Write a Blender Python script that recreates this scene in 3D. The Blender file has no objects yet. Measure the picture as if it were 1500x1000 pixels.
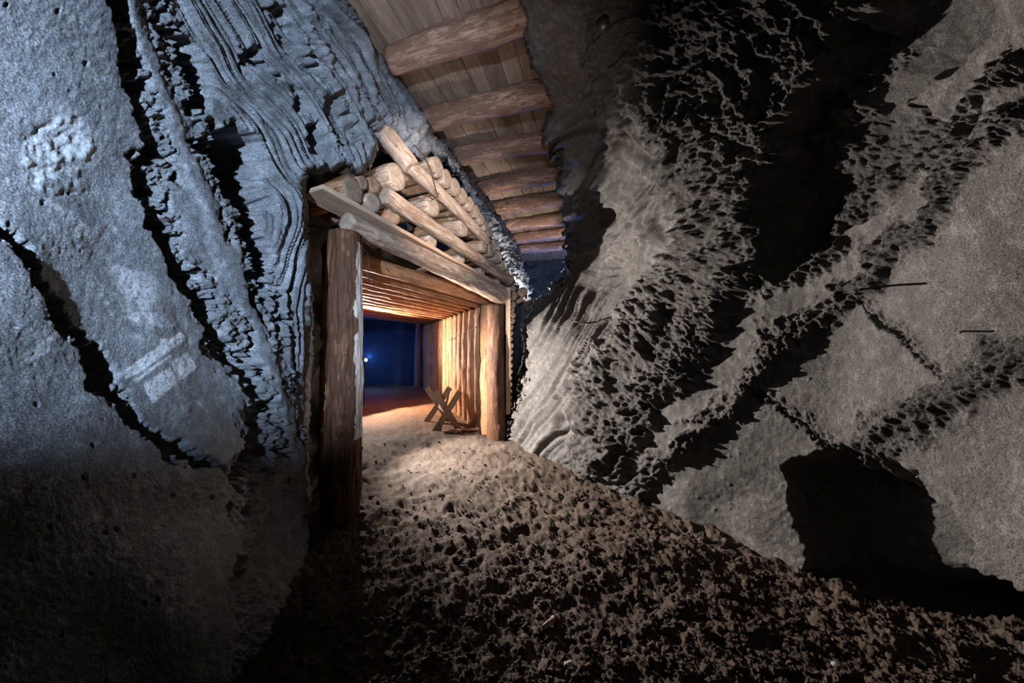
import bpy, math, random
import numpy as np
from mathutils import Vector, Matrix

random.seed(7)
rng = np.random.default_rng(11)
col = bpy.context.scene.collection
scene = bpy.context.scene

# ------------------------------------------------------------------ camera
F = 500.0                       # focal length in pixels of a 1500 px wide picture
HORIZON = 520.0
CAM = np.array([0.0, 0.0, 1.4])
PITCH = math.atan((HORIZON - 500.0) / F)
CF = np.array([0, math.cos(PITCH), math.sin(PITCH)])
CU = np.array([0, -math.sin(PITCH), math.cos(PITCH)])
CR = np.array([1.0, 0, 0])

def ray(px, py):
    px = np.asarray(px, float); py = np.asarray(py, float)
    return (CF + CR * ((px - 750) / F)[..., None] + CU * ((500 - py) / F)[..., None])

def P(px, py, d):
    return CAM + ray(px, py) * np.asarray(d, float)[..., None]

def on_z(px, py, z):
    r = ray(px, py)
    return CAM + r * ((z - CAM[2]) / r[2])

cam_data = bpy.data.cameras.new('camera')
cam_data.sensor_width = 36.0
cam_data.lens = 36.0 * F / 1500.0
cam_data.clip_start = 0.02
cam = bpy.data.objects.new('camera', cam_data)
cam.location = CAM
cam.rotation_euler = (math.pi / 2 + PITCH, 0, 0)
col.objects.link(cam)
scene.camera = cam

# the vertical plane of the gallery's mouth
A0 = np.array([-1.49, 2.98, 0.0])
U = np.array([0.463, 1.0, 0.0]); U /= np.linalg.norm(U)        # along the mouth, left post to right post
N = np.array([U[1], -U[0], 0.0])                               # out of the mouth into the cavern
G = np.array([-0.371, 0.928, 0.0])                             # the way the gallery runs
ZUP = np.array([0, 0, 1.0])

def on_face(px, py, off=0.0):
    r = ray(px, py)
    a = A0 + N * off
    t = np.dot(a - CAM, N) / np.dot(r, N)
    return CAM + r * t

def depth_of(p):
    return float(np.dot(np.asarray(p) - CAM, CF))

# ------------------------------------------------------------------ noise
def _hash(ix, iy, iz, seed):
    h = (ix.astype(np.int64) * 374761393 + iy.astype(np.int64) * 668265263 + iz.astype(np.int64) * 2147483647 + seed * 974634777) & 0xFFFFFFFF
    h = ((h ^ (h >> 13)) * 1274126177) & 0xFFFFFFFF
    h = (h ^ (h >> 16)) & 0xFFFFFFFF
    return h
GR = np.array([[1,1,0],[-1,1,0],[1,-1,0],[-1,-1,0],[1,0,1],[-1,0,1],[1,0,-1],[-1,0,-1],[0,1,1],[0,-1,1],[0,1,-1],[0,-1,-1],[1,1,0],[-1,1,0],[0,-1,1],[0,-1,-1]], float)

def perlin(p, scale=1.0, seed=0):
    q = p.reshape(-1, 3) * scale + seed * 17.31
    i = np.floor(q).astype(np.int64); f = q - i
    w = f * f * f * (f * (f * 6 - 15) + 10)
    out = np.zeros(len(q))
    for dx in (0, 1):
        wx = w[:, 0] if dx else 1 - w[:, 0]
        for dy in (0, 1):
            wy = w[:, 1] if dy else 1 - w[:, 1]
            for dz in (0, 1):
                wz = w[:, 2] if dz else 1 - w[:, 2]
                g = GR[_hash(i[:, 0] + dx, i[:, 1] + dy, i[:, 2] + dz, seed) & 15]
                out += wx * wy * wz * (g[:, 0] * (f[:, 0] - dx) + g[:, 1] * (f[:, 1] - dy) + g[:, 2] * (f[:, 2] - dz))
    return out.reshape(p.shape[:-1])

def fbm(p, scale, octs=4, gain=0.5, seed=0):
    a = 1.0; s = np.zeros(p.shape[:-1])
    for k in range(octs):
        s += a * perlin(p, scale * 2.03 ** k, seed + k); a *= gain
    return s

def ridged(p, scale, octs=4, gain=0.55, seed=0):
    a = 1.0; s = np.zeros(p.shape[:-1]); t = 0
    for k in range(octs):
        n = 1 - 2.2 * np.abs(perlin(p, scale * 2.07 ** k, seed + k))
        s += a * n; t += a; a *= gain
    return s / t

def worley(p, scale, seed=0):
    q = p.reshape(-1, 3) * scale
    i = np.floor(q).astype(np.int64); best = np.full(len(q), 9.0)
    for dx in (-1, 0, 1):
        for dy in (-1, 0, 1):
            for dz in (-1, 0, 1):
                c = i + np.array([dx, dy, dz])
                h = _hash(c[:, 0], c[:, 1], c[:, 2], seed)
                pt = c + np.stack([(h & 1023) / 1023.0, ((h >> 10) & 1023) / 1023.0, ((h >> 20) & 1023) / 1023.0], 1)
                best = np.minimum(best, ((pt - q) ** 2).sum(1))
    return np.sqrt(best).reshape(p.shape[:-1])

def sstep(a, b, x):
    t = np.clip((x - a) / (b - a), 0, 1)
    return t * t * (3 - 2 * t)

def polyline_dist(X, Y, pts):
    """unsigned distance, sign (right of travel positive) and position along"""
    best = np.full(X.shape, 1e9); sg = np.ones(X.shape); al = np.zeros(X.shape); acc = 0
    for (x0, y0), (x1, y1) in zip(pts[:-1], pts[1:]):
        dx, dy = x1 - x0, y1 - y0; L2 = dx * dx + dy * dy; L = math.sqrt(L2)
        t = np.clip(((X - x0) * dx + (Y - y0) * dy) / L2, 0, 1)
        d = np.hypot(X - x0 - t * dx, Y - y0 - t * dy)
        cr = dx * (Y - y0) - dy * (X - x0)
        m = d < best
        best = np.where(m, d, best); sg = np.where(m, np.where(cr > 0, 1.0, -1.0), sg); al = np.where(m, acc + t * L, al)
        acc += L
    return best, sg, al

def poly_sd(X, Y, pts):
    """signed distance to a closed outline, negative inside"""
    d, _, _ = polyline_dist(X, Y, list(pts) + [pts[0]])
    ins = np.zeros(X.shape, bool)
    n = len(pts)
    for k in range(n):
        x0, y0 = pts[k]; x1, y1 = pts[(k + 1) % n]
        if y0 == y1: continue
        c = (y0 > Y) != (y1 > Y)
        xi = (x1 - x0) * (Y - y0) / (y1 - y0) + x0
        ins ^= c & (X < xi)
    return np.where(ins, -d, d)

def soft(X, Y, pts, w=20):
    return 1 - sstep(-w / 2, w / 2, poly_sd(X, Y, pts))

def tps(ctrl):
    c = np.array(ctrl, float); xy = c[:, :2] / 500.0; v = np.log(c[:, 2]); n = len(c)
    r = np.linalg.norm(xy[:, None] - xy[None], axis=2)
    K = np.where(r > 0, r * r * np.log(r + 1e-12), 0) + np.eye(n) * 0.004
    Pm = np.hstack([np.ones((n, 1)), xy]); M = np.zeros((n + 3, n + 3))
    M[:n, :n] = K; M[:n, n:] = Pm; M[n:, :n] = Pm.T
    w = np.linalg.solve(M, np.concatenate([v, np.zeros(3)]))
    def f(X, Y):
        x = X / 500.0; y = Y / 500.0
        out = w[n] + w[n + 1] * x + w[n + 2] * y
        for k in range(n):
            rr = (x - xy[k, 0]) ** 2 + (y - xy[k, 1]) ** 2
            out = out + w[k] * 0.5 * rr * np.log(rr + 1e-12)
        return np.exp(out)
    return f

# ------------------------------------------------------------------ object helpers
def tag(o, label=None, cat=None, group=None, kind=None):
    if label: o['label'] = label
    if cat: o['category'] = cat
    if group: o['group'] = group
    if kind: o['kind'] = kind
    return o

def mesh_np(name, V, Fq, mats, parent=None, smooth=True, attrs=None, matidx=None):
    me = bpy.data.meshes.new(name)
    V = np.ascontiguousarray(V, dtype=np.float32)
    me.vertices.add(len(V)); me.vertices.foreach_set('co', V.ravel())
    if isinstance(Fq, np.ndarray):
        k = Fq.shape[1]; nf = len(Fq)
        me.loops.add(nf * k); me.loops.foreach_set('vertex_index', Fq.ravel().astype(np.int32))
        me.polygons.add(nf)
        me.polygons.foreach_set('loop_start', np.arange(0, nf * k, k, dtype=np.int32))
        me.polygons.foreach_set('loop_total', np.full(nf, k, np.int32))
    else:
        tot = np.array([len(f) for f in Fq], np.int32)
        me.loops.add(int(tot.sum())); me.loops.foreach_set('vertex_index', np.concatenate([np.array(f) for f in Fq]).astype(np.int32))
        me.polygons.add(len(Fq))
        me.polygons.foreach_set('loop_start', (np.cumsum(tot) - tot).astype(np.int32)); me.polygons.foreach_set('loop_total', tot)
        nf = len(Fq)
    for m in (mats if isinstance(mats, (list, tuple)) else [mats]): me.materials.append(m)
    if matidx is not None: me.polygons.foreach_set('material_index', np.asarray(matidx, np.int32))
    me.polygons.foreach_set('use_smooth', np.full(nf, smooth, bool))
    me.update(calc_edges=True); me.validate()
    if attrs:
        for k_, a in attrs.items():
            at = me.attributes.new(k_, 'FLOAT', 'POINT'); at.data.foreach_set('value', np.asarray(a, np.float32).ravel())
    o = bpy.data.objects.new(name, me); col.objects.link(o)
    if parent: o.parent = parent
    return o

def grid_faces(nr, nc, keep=None):
    i = np.arange(nr * nc).reshape(nr, nc)
    f = np.stack([i[:-1, :-1], i[1:, :-1], i[1:, 1:], i[:-1, 1:]], -1).reshape(-1, 4)
    if keep is not None:
        k = keep.ravel()[f].all(1); f = f[k]
    return f

def compact(V, Fq, attrs):
    used = np.unique(Fq); remap = np.full(len(V), -1); remap[used] = np.arange(len(used))
    return V[used], remap[Fq], {k: a.ravel()[used] for k, a in attrs.items()}

# ------------------------------------------------------------------ materials
class NT:
    def __init__(s, name):
        s.m = bpy.data.materials.new(name); s.m.use_nodes = True; s.t = s.m.node_tree
        s.b = s.t.nodes['Principled BSDF']
    def n(s, typ, **kw):
        nd = s.t.nodes.new(typ)
        for k, v in kw.items():
            if hasattr(nd, k) and not isinstance(getattr(type(nd), k, None), type(None)) and k in nd.bl_rna.properties: setattr(nd, k, v)
            else: s.set(nd.inputs[k.replace('_', ' ')], v)
        return nd
    def set(s, inp, v):
        if isinstance(v, bpy.types.NodeSocket): s.t.links.new(v, inp)
        else: inp.default_value = v
    def coord(s, which='Object', scale=(1, 1, 1)):
        tc = s.t.nodes.new('ShaderNodeTexCoord'); mp = s.t.nodes.new('ShaderNodeMapping')
        s.t.links.new(tc.outputs[which], mp.inputs['Vector']); mp.inputs['Scale'].default_value = scale
        return mp.outputs['Vector']
    def noise(s, vec, scale, detail=6, rough=0.6, dist=0.0):
        nd = s.t.nodes.new('ShaderNodeTexNoise'); s.set(nd.inputs['Vector'], vec)
        nd.inputs['Scale'].default_value = scale; nd.inputs['Detail'].default_value = detail
        nd.inputs['Roughness'].default_value = rough; nd.inputs['Distortion'].default_value = dist
        return nd.outputs['Fac']
    def ramp(s, fac, stops):
        nd = s.t.nodes.new('ShaderNodeValToRGB'); s.set(nd.inputs['Fac'], fac); e = nd.color_ramp.elements
        while len(e) < len(stops): e.new(0.5)
        for el, (p, c) in zip(e, stops):
            el.position = p; el.color = (c, c, c, 1) if isinstance(c, (int, float)) else (*c, 1)
        return nd.outputs['Color']
    def mix(s, fac, a, b, mode='MIX'):
        nd = s.t.nodes.new('ShaderNodeMix'); nd.data_type = 'RGBA'; nd.blend_type = mode
        s.set(nd.inputs[0], fac)
        for i_, v in ((6, a), (7, b)):
            if isinstance(v, tuple): v = (*v, 1) if len(v) == 3 else v
            s.set(nd.inputs[i_], v)
        return nd.outputs[2]
    def math(s, op, a, b=0.5):
        nd = s.t.nodes.new('ShaderNodeMath'); nd.operation = op; s.set(nd.inputs[0], a); s.set(nd.inputs[1], b)
        return nd.outputs[0]
    def attr(s, name):
        nd = s.t.nodes.new('ShaderNodeAttribute'); nd.attribute_name = name; return nd.outputs['Fac']
    def bump(s, h, strength=0.5, dist=0.01, prev=None):
        nd = s.t.nodes.new('ShaderNodeBump'); s.set(nd.inputs['Height'], h); s.set(nd.inputs['Strength'], strength)
        nd.inputs['Distance'].default_value = dist
        if prev is not None: s.t.links.new(prev, nd.inputs['Normal'])
        return nd.outputs['Normal']
    def out(s, color, rough=0.8, normal=None, spec=0.3):
        s.set(s.b.inputs['Base Color'], color); s.set(s.b.inputs['Roughness'], rough)
        s.b.inputs['Specular IOR Level'].default_value = spec
        if normal is not None: s.t.links.new(normal, s.b.inputs['Normal'])
        return s.m

def rock_mat(name, c_dark, c_mid, c_light, grain=1.0, paint=False, rough=0.75, spec=0.35):
    t = NT(name); v = t.coord('Object')
    big = t.noise(v, 1.6, 5, 0.6); mid = t.noise(v, 14, 6, 0.65); fine = t.noise(v, 170, 4, 0.7)
    c = t.ramp(big, [(0.3, c_dark), (0.5, c_mid), (0.72, c_light)])
    c = t.mix(0.55, c, t.ramp(mid, [(0.32, tuple(x * 0.55 for x in c_mid)), (0.52, c_mid), (0.72, tuple(min(1, x * 1.6) for x in c_light))]))
    c = t.mix(0.8, c, t.ramp(fine, [(0.36, 0.12), (0.5, 0.48), (0.64, 0.95)]), 'OVERLAY')
    if paint:
        pn = t.ramp(t.noise(v, 60, 5, 0.7), [(0.36, 0.0), (0.5, 1.0)])
        fac = t.math('MULTIPLY', t.attr('paint'), t.math('MULTIPLY', pn, 0.6))
        c = t.mix(fac, c, (0.62, 0.64, 0.66))
    r_at = t.attr('rough')
    st = t.math('ADD', t.math('MULTIPLY', r_at, 0.7 * grain), 0.35 * grain)
    b1 = t.bump(t.noise(v, 42, 8, 0.72), st, 0.035)
    b2 = t.bump(t.noise(v, 110, 6, 0.8), 0.75 * grain, 0.012, b1)
    vor = t.t.nodes.new('ShaderNodeTexVoronoi'); t.set(vor.inputs['Vector'], v); vor.inputs['Scale'].default_value = 75
    grains = t.ramp(vor.outputs['Distance'], [(0.0, 1.0), (0.32, 0.0)])
    b3 = t.bump(grains, 0.35, 0.006, b2)
    return t.out(c, rough, b3, spec)

M = {}
M['rock_left'] = rock_mat('grey_salt_rock', (0.08, 0.083, 0.09), (0.13, 0.135, 0.143), (0.20, 0.206, 0.217), grain=0.5, paint=True)
M['rock_right'] = rock_mat('brown_grey_salt_rock', (0.062, 0.055, 0.050), (0.108, 0.098, 0.090), (0.175, 0.162, 0.151), grain=0.9)
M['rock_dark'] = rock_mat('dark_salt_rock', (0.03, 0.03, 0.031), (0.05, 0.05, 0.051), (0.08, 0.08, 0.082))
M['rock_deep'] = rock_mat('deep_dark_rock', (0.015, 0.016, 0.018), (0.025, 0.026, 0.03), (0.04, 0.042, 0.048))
def soil_mat():
    t = NT('trodden_mine_soil'); v = t.coord('Object')
    big = t.noise(v, 1.3, 4, 0.6); mid = t.noise(v, 16, 6, 0.7); fine = t.noise(v, 130, 4, 0.75)
    near = t.ramp(t.noise(v, 0.9, 3, 0.5), [(0.35, (0.10, 0.075, 0.058)), (0.65, (0.19, 0.155, 0.125))])
    # warm gallery light put into the soil colour: ochre inside, grey-brown before it
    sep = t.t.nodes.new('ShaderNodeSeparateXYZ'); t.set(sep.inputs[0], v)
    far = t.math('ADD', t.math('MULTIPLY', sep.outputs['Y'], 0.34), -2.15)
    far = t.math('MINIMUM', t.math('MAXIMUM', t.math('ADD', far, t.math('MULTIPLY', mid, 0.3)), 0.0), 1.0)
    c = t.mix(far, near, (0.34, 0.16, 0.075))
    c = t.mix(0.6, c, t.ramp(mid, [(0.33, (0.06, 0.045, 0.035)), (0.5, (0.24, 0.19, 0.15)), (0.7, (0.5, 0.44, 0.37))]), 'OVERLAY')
    c = t.mix(0.55, c, t.ramp(fine, [(0.35, 0.1), (0.5, 0.5), (0.65, 0.95)]), 'OVERLAY')
    b = t.bump(t.noise(v, 34, 8, 0.75), 0.8, 0.03)
    b = t.bump(fine, 0.6, 0.01, b)
    return t.out(c, 0.88, b, 0.2)
M['soil'] = soil_mat()

def log_mat(name, cols, bark_amt=0.5, rough=0.65):
    t = NT(name)
    oi = t.t.nodes.new('ShaderNodeObjectInfo')
    tc = t.t.nodes.new('ShaderNodeTexCoord')
    ad = t.t.nodes.new('ShaderNodeVectorMath'); ad.operation = 'ADD'
    sc = t.t.nodes.new('ShaderNodeVectorMath'); sc.operation = 'SCALE'
    cx = t.t.nodes.new('ShaderNodeCombineXYZ')
    for k in range(3): t.t.links.new(oi.outputs['Random'], cx.inputs[k])
    t.t.links.new(cx.outputs[0], sc.inputs[0]); sc.inputs['Scale'].default_value = 31.0
    t.t.links.new(tc.outputs['Object'], ad.inputs[0]); t.t.links.new(sc.outputs[0], ad.inputs[1])
    def mp(s_):
        m_ = t.t.nodes.new('ShaderNodeMapping'); t.t.links.new(ad.outputs[0], m_.inputs['Vector']); m_.inputs['Scale'].default_value = s_
        return m_.outputs['Vector']
    grain = t.noise(mp((1, 1, 0.07)), 60, 6, 0.65, 0.4)
    patch = t.noise(mp((1, 1, 0.22)), 9, 5, 0.7, 0.6)
    dk, md, lt, bark = cols
    c = t.ramp(grain, [(0.32, dk), (0.5, md), (0.66, lt)])
    fine_ = t.noise(mp((1, 1, 0.3)), 45, 6, 0.75)
    patch = t.math('ADD', t.math('MULTIPLY', patch, 0.68), t.math('MULTIPLY', fine_, 0.32))
    ce = 0.5 + (bark_amt - 0.55) * 0.14
    pf = t.ramp(patch, [(ce - 0.025, 1.0), (ce + 0.02, 0.0)])
    c = t.mix(t.math('MULTIPLY', pf, 0.85), c, bark)
    c = t.mix(0.25, c, t.ramp(oi.outputs['Random'], [(0, tuple(x * 0.6 for x in md)), (1, lt)]))
    spots = t.ramp(t.noise(mp((1, 1, 0.5)), 22, 3, 0.5), [(0.66, 0.0), (0.74, 1.0)])
    c = t.mix(t.math('MULTIPLY', spots, 0.7), c, tuple(x * 0.35 for x in bark))
    b = t.bump(pf, 0.5, 0.008)
    b = t.bump(grain, 0.5, 0.005, b)
    return t.out(c, rough, b, 0.25)
M['log_pale'] = log_mat('pale_peeled_log', ((0.13, 0.075, 0.045), (0.34, 0.235, 0.165), (0.52, 0.40, 0.31), (0.17, 0.09, 0.055)), 0.4)
M['log_brown'] = log_mat('brown_log_with_bark', ((0.17, 0.075, 0.035), (0.34, 0.17, 0.085), (0.46, 0.27, 0.15), (0.13, 0.05, 0.022)), 0.6)
M['log_stripped_lit'] = log_mat('stripped_rimlit_wood', ((0.16, 0.11, 0.08), (0.42, 0.34, 0.28), (0.60, 0.52, 0.45), (0.24, 0.15, 0.10)), 0.35)  # stripped wood, brightened to hold the left post's rim light
M['log_bark'] = log_mat('dark_brown_log_with_bark', ((0.035, 0.012, 0.006), (0.10, 0.038, 0.016), (0.22, 0.11, 0.055), (0.028, 0.009, 0.004)), 0.75)
M['log_orange'] = log_mat('orange_brown_log', ((0.26, 0.10, 0.04), (0.44, 0.205, 0.09), (0.56, 0.30, 0.15), (0.22, 0.08, 0.03)), 0.3)
M['log_beam'] = log_mat('reddish_brown_roof_log', ((0.12, 0.055, 0.032), (0.25, 0.13, 0.085), (0.42, 0.26, 0.18), (0.09, 0.036, 0.02)), 0.6)

def end_mat(name, a, b_):
    t = NT(name); v = t.coord('Object', (1, 1, 0.0))
    ns = t.noise(v, 14, 3, 0.6)
    w = t.t.nodes.new('ShaderNodeTexWave'); w.wave_type = 'RINGS'; w.rings_direction = 'Z'
    t.set(w.inputs['Vector'], v); w.inputs['Scale'].default_value = 26; w.inputs['Distortion'].default_value = 2.2
    w.inputs['Detail'].default_value = 3; w.inputs['Detail Scale'].default_value = 2.0
    c = t.ramp(w.outputs['Fac'], [(0.0, a), (1.0, b_)])
    c = t.mix(0.5, c, t.ramp(ns, [(0.3, tuple(x * 0.5 for x in a)), (0.7, b_)]))
    rg = t.noise(v, 90, 4, 0.8)
    b2 = t.bump(w.outputs['Fac'], 0.3, 0.004); b2 = t.bump(rg, 0.6, 0.006, b2)
    return t.out(c, 0.8, b2, 0.15)
M['end_pale'] = end_mat('pale_sawn_log_end', (0.17, 0.115, 0.08), (0.46, 0.36, 0.275))
M['end_brown'] = end_mat('brown_sawn_log_end', (0.17, 0.11, 0.075), (0.31, 0.215, 0.15))

def board_mat(name, dk, md, lt, along='Y', scale=1.0):
    t = NT(name)
    s_ = {'X': (0.06, 1, 1), 'Y': (1, 0.06, 1), 'Z': (1, 1, 0.06)}[along]
    v = t.coord('Object', s_)
    g = t.noise(v, 55 * scale, 6, 0.65, 0.5)
    st = t.noise(t.coord('Object', tuple(1 if x == 1 else 0.25 for x in s_)), 6, 4, 0.6)
    c = t.ramp(g, [(0.3, dk), (0.5, md), (0.68, lt)])
    c = t.mix(0.5, c, t.ramp(st, [(0.3, dk), (0.5, md), (0.7, lt)]))
    tone = t.attr('tone')
    c = t.mix(1.0, c, t.ramp(tone, [(0, 0.62), (1, 1.0)]), 'MULTIPLY')
    return t.out(c, 0.75, t.bump(g, 0.35, 0.004), 0.25)
M['ceiling_board'] = board_mat('weathered_ceiling_boards', (0.09, 0.055, 0.035), (0.22, 0.145, 0.10), (0.36, 0.27, 0.20))
M['board'] = board_mat('sawn_wood_board', (0.22, 0.13, 0.08), (0.42, 0.28, 0.185), (0.56, 0.42, 0.30), 'Z')
M['trestle'] = board_mat('dull_brown_plank', (0.16, 0.085, 0.045), (0.28, 0.155, 0.085), (0.38, 0.23, 0.135), 'Z')
def plain(name, c, rough=0.6, metal=0.0, emit=None, es=0):
    t = NT(name); v = t.coord('Object'); n_ = t.noise(v, 80, 4, 0.6)
    cc = t.ramp(n_, [(0.3, tuple(x * 0.7 for x in c)), (0.7, tuple(min(1, x * 1.25) for x in c))])
    t.out(cc, rough, t.bump(n_, 0.15, 0.002)); t.b.inputs['Metallic'].default_value = metal
    if emit: t.b.inputs['Emission Color'].default_value = (*emit, 1); t.b.inputs['Emission Strength'].default_value = es
    return t.m
M['wire'] = plain('rusty_dark_wire', (0.05, 0.04, 0.035), 0.5, 0.7)
M['steel'] = plain('rusty_steel', (0.10, 0.075, 0.06), 0.55, 0.8)
M['steel_bright'] = plain('worn_bright_steel', (0.5, 0.48, 0.45), 0.4, 0.9)
M['black_plastic'] = plain('black_plastic', (0.02, 0.02, 0.022), 0.5)
M['lens'] = plain('lit_lamp_lens', (0.8, 0.85, 1.0), 0.4, 0, (0.45, 0.7, 1.0), 5)

# ------------------------------------------------------------------ rock walls
def rock_surface(name, mat, xs, ys, depthf, outline, sculpt, edge_w=12, edge_push=0.4, edge_noise=5):
    X, Y = np.meshgrid(xs, ys)
    D = depthf(X, Y)
    B = P(X, Y, D)
    du = np.gradient(B, axis=1); dv = np.gradient(B, axis=0)
    Nn = np.cross(dv, du); Nn /= np.linalg.norm(Nn, axis=2, keepdims=True) + 1e-12
    toc = CAM - B
    s_ = np.sign((Nn * toc).sum(2, keepdims=True)); Nn = Nn * s_
    wob = fbm(B, 5.0, 4, 0.55, 91) * edge_noise * 1.6 + fbm(B, 26.0, 3, 0.6, 95) * edge_noise * 0.9
    sd = poly_sd(X, Y, outline) + wob
    h, at = sculpt(X, Y, D, B)
    V = B + Nn * h[..., None]
    t = np.clip((sd + edge_w) / edge_w, 0, 1)
    push = edge_push * (1 - np.sqrt(np.clip(1 - t ** 2, 0, 1))) * np.clip(D / 3.0, 0.4, 1.5)
    dirr = V - CAM; dirr /= np.linalg.norm(dirr, axis=2, keepdims=True)
    V = V + dirr * push[..., None]
    Fq = grid_faces(len(ys), len(xs), sd <= 2.0)
    Vc, Fc, A = compact(V.reshape(-1, 3), Fq, at)
    return tag(mesh_np(name, Vc, Fc, mat, attrs=A), kind='structure')

def axis_samples(lo, a, b, hi, step):
    core = np.arange(a, b + step, step)
    left = a - np.cumsum(step * 1.06 ** np.arange(1, 400)); left = left[left > lo][::-1]
    right = core[-1] + np.cumsum(step * 1.06 ** np.arange(1, 400)); right = right[right < hi]
    return np.concatenate([left, core, right])

# ---- left wall
L_ctrl = [(-600, 500, .56), (-600, -400, .6), (-600, 1400, .52), (-200, 500, .80), (-200, -400, .82), (-200, 1400, .72),
          (0, 0, 1.08), (0, 500, 1.0), (0, 1000, .95), (200, 0, 1.5), (200, 500, 1.44), (200, 1000, 1.24), (200, -400, 1.42), (340, 1000, 1.46),
          (350, 700, 1.88), (350, 300, 1.97), (350, 0, 2.05), (450, 0, 2.55), (455, 250, 2.65), (455, 500, 2.65), (455, 760, 2.85), (430, 870, 2.0),
          (520, 0, 2.98), (545, 240, 3.15), (577, 105, 3.76), (600, 215, 3.7), (640, 188, 4.7), (650, 240, 4.4), (683, 245, 5.6), (700, 305, 5.2),
          (715, 290, 6.5), (722, 345, 5.9), (755, 360, 8.5), (757, 420, 6.7), (778, 425, 8.0), (420, -400, 2.3), (550, -400, 2.7), (700, 700, 5), (350, 1400, 1.3)]
L_out = [(-900, -700), (360, -700), (395, -250), (515, 0), (545, 50), (577, 105), (608, 150), (638, 188), (662, 222), (683, 245), (700, 270), (715, 290), (735, 325),
         (755, 360), (768, 390), (779, 425), (776, 436), (757, 421), (747, 398), (733, 365), (722, 343), (700, 303), (674, 262), (652, 236), (634, 226), (616, 233),
         (600, 214), (574, 198), (552, 182), (556, 215), (545, 242), (530, 250), (505, 243), (480, 247), (454, 252), (454, 330), (460, 400), (463, 470), (466, 560),
         (462, 640), (455, 720), (462, 790), (470, 860), (420, 1150), (380, 1700), (-900, 1700)]
slabA = [(-900, 100), (-60, 290), (0, 350), (28, 390), (50, 430), (75, 475), (110, 512), (145, 555), (172, 595), (210, 630), (250, 665), (300, 697), (345, 700), (343, 800), (338, 1000), (330, 1700), (-900, 1700)]
slabB = [(150, -700), (145, 0), (165, 60), (182, 110), (200, 170), (212, 250), (222, 330), (262, 400), (292, 450), (322, 510), (352, 560), (372, 610), (366, 665), (330, 700),
         (300, 697), (250, 665), (210, 630), (172, 595), (145, 555), (110, 512), (75, 475), (50, 430), (28, 390), (0, 350), (-60, 290), (-900, 100), (-900, -700)]
stripe = [(192, 541), (233, 505), (232, 496), (248, 497), (262, 487), (273, 492), (268, 500), (245, 515), (212, 545), (194, 553)]
box1 = [(216, 562), (249, 538), (262, 560), (230, 589)]
box2 = [(250, 530), (278, 515), (292, 537), (264, 560)]
thin = [(204, 556), (248, 519), (250, 522), (207, 560)]

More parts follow.
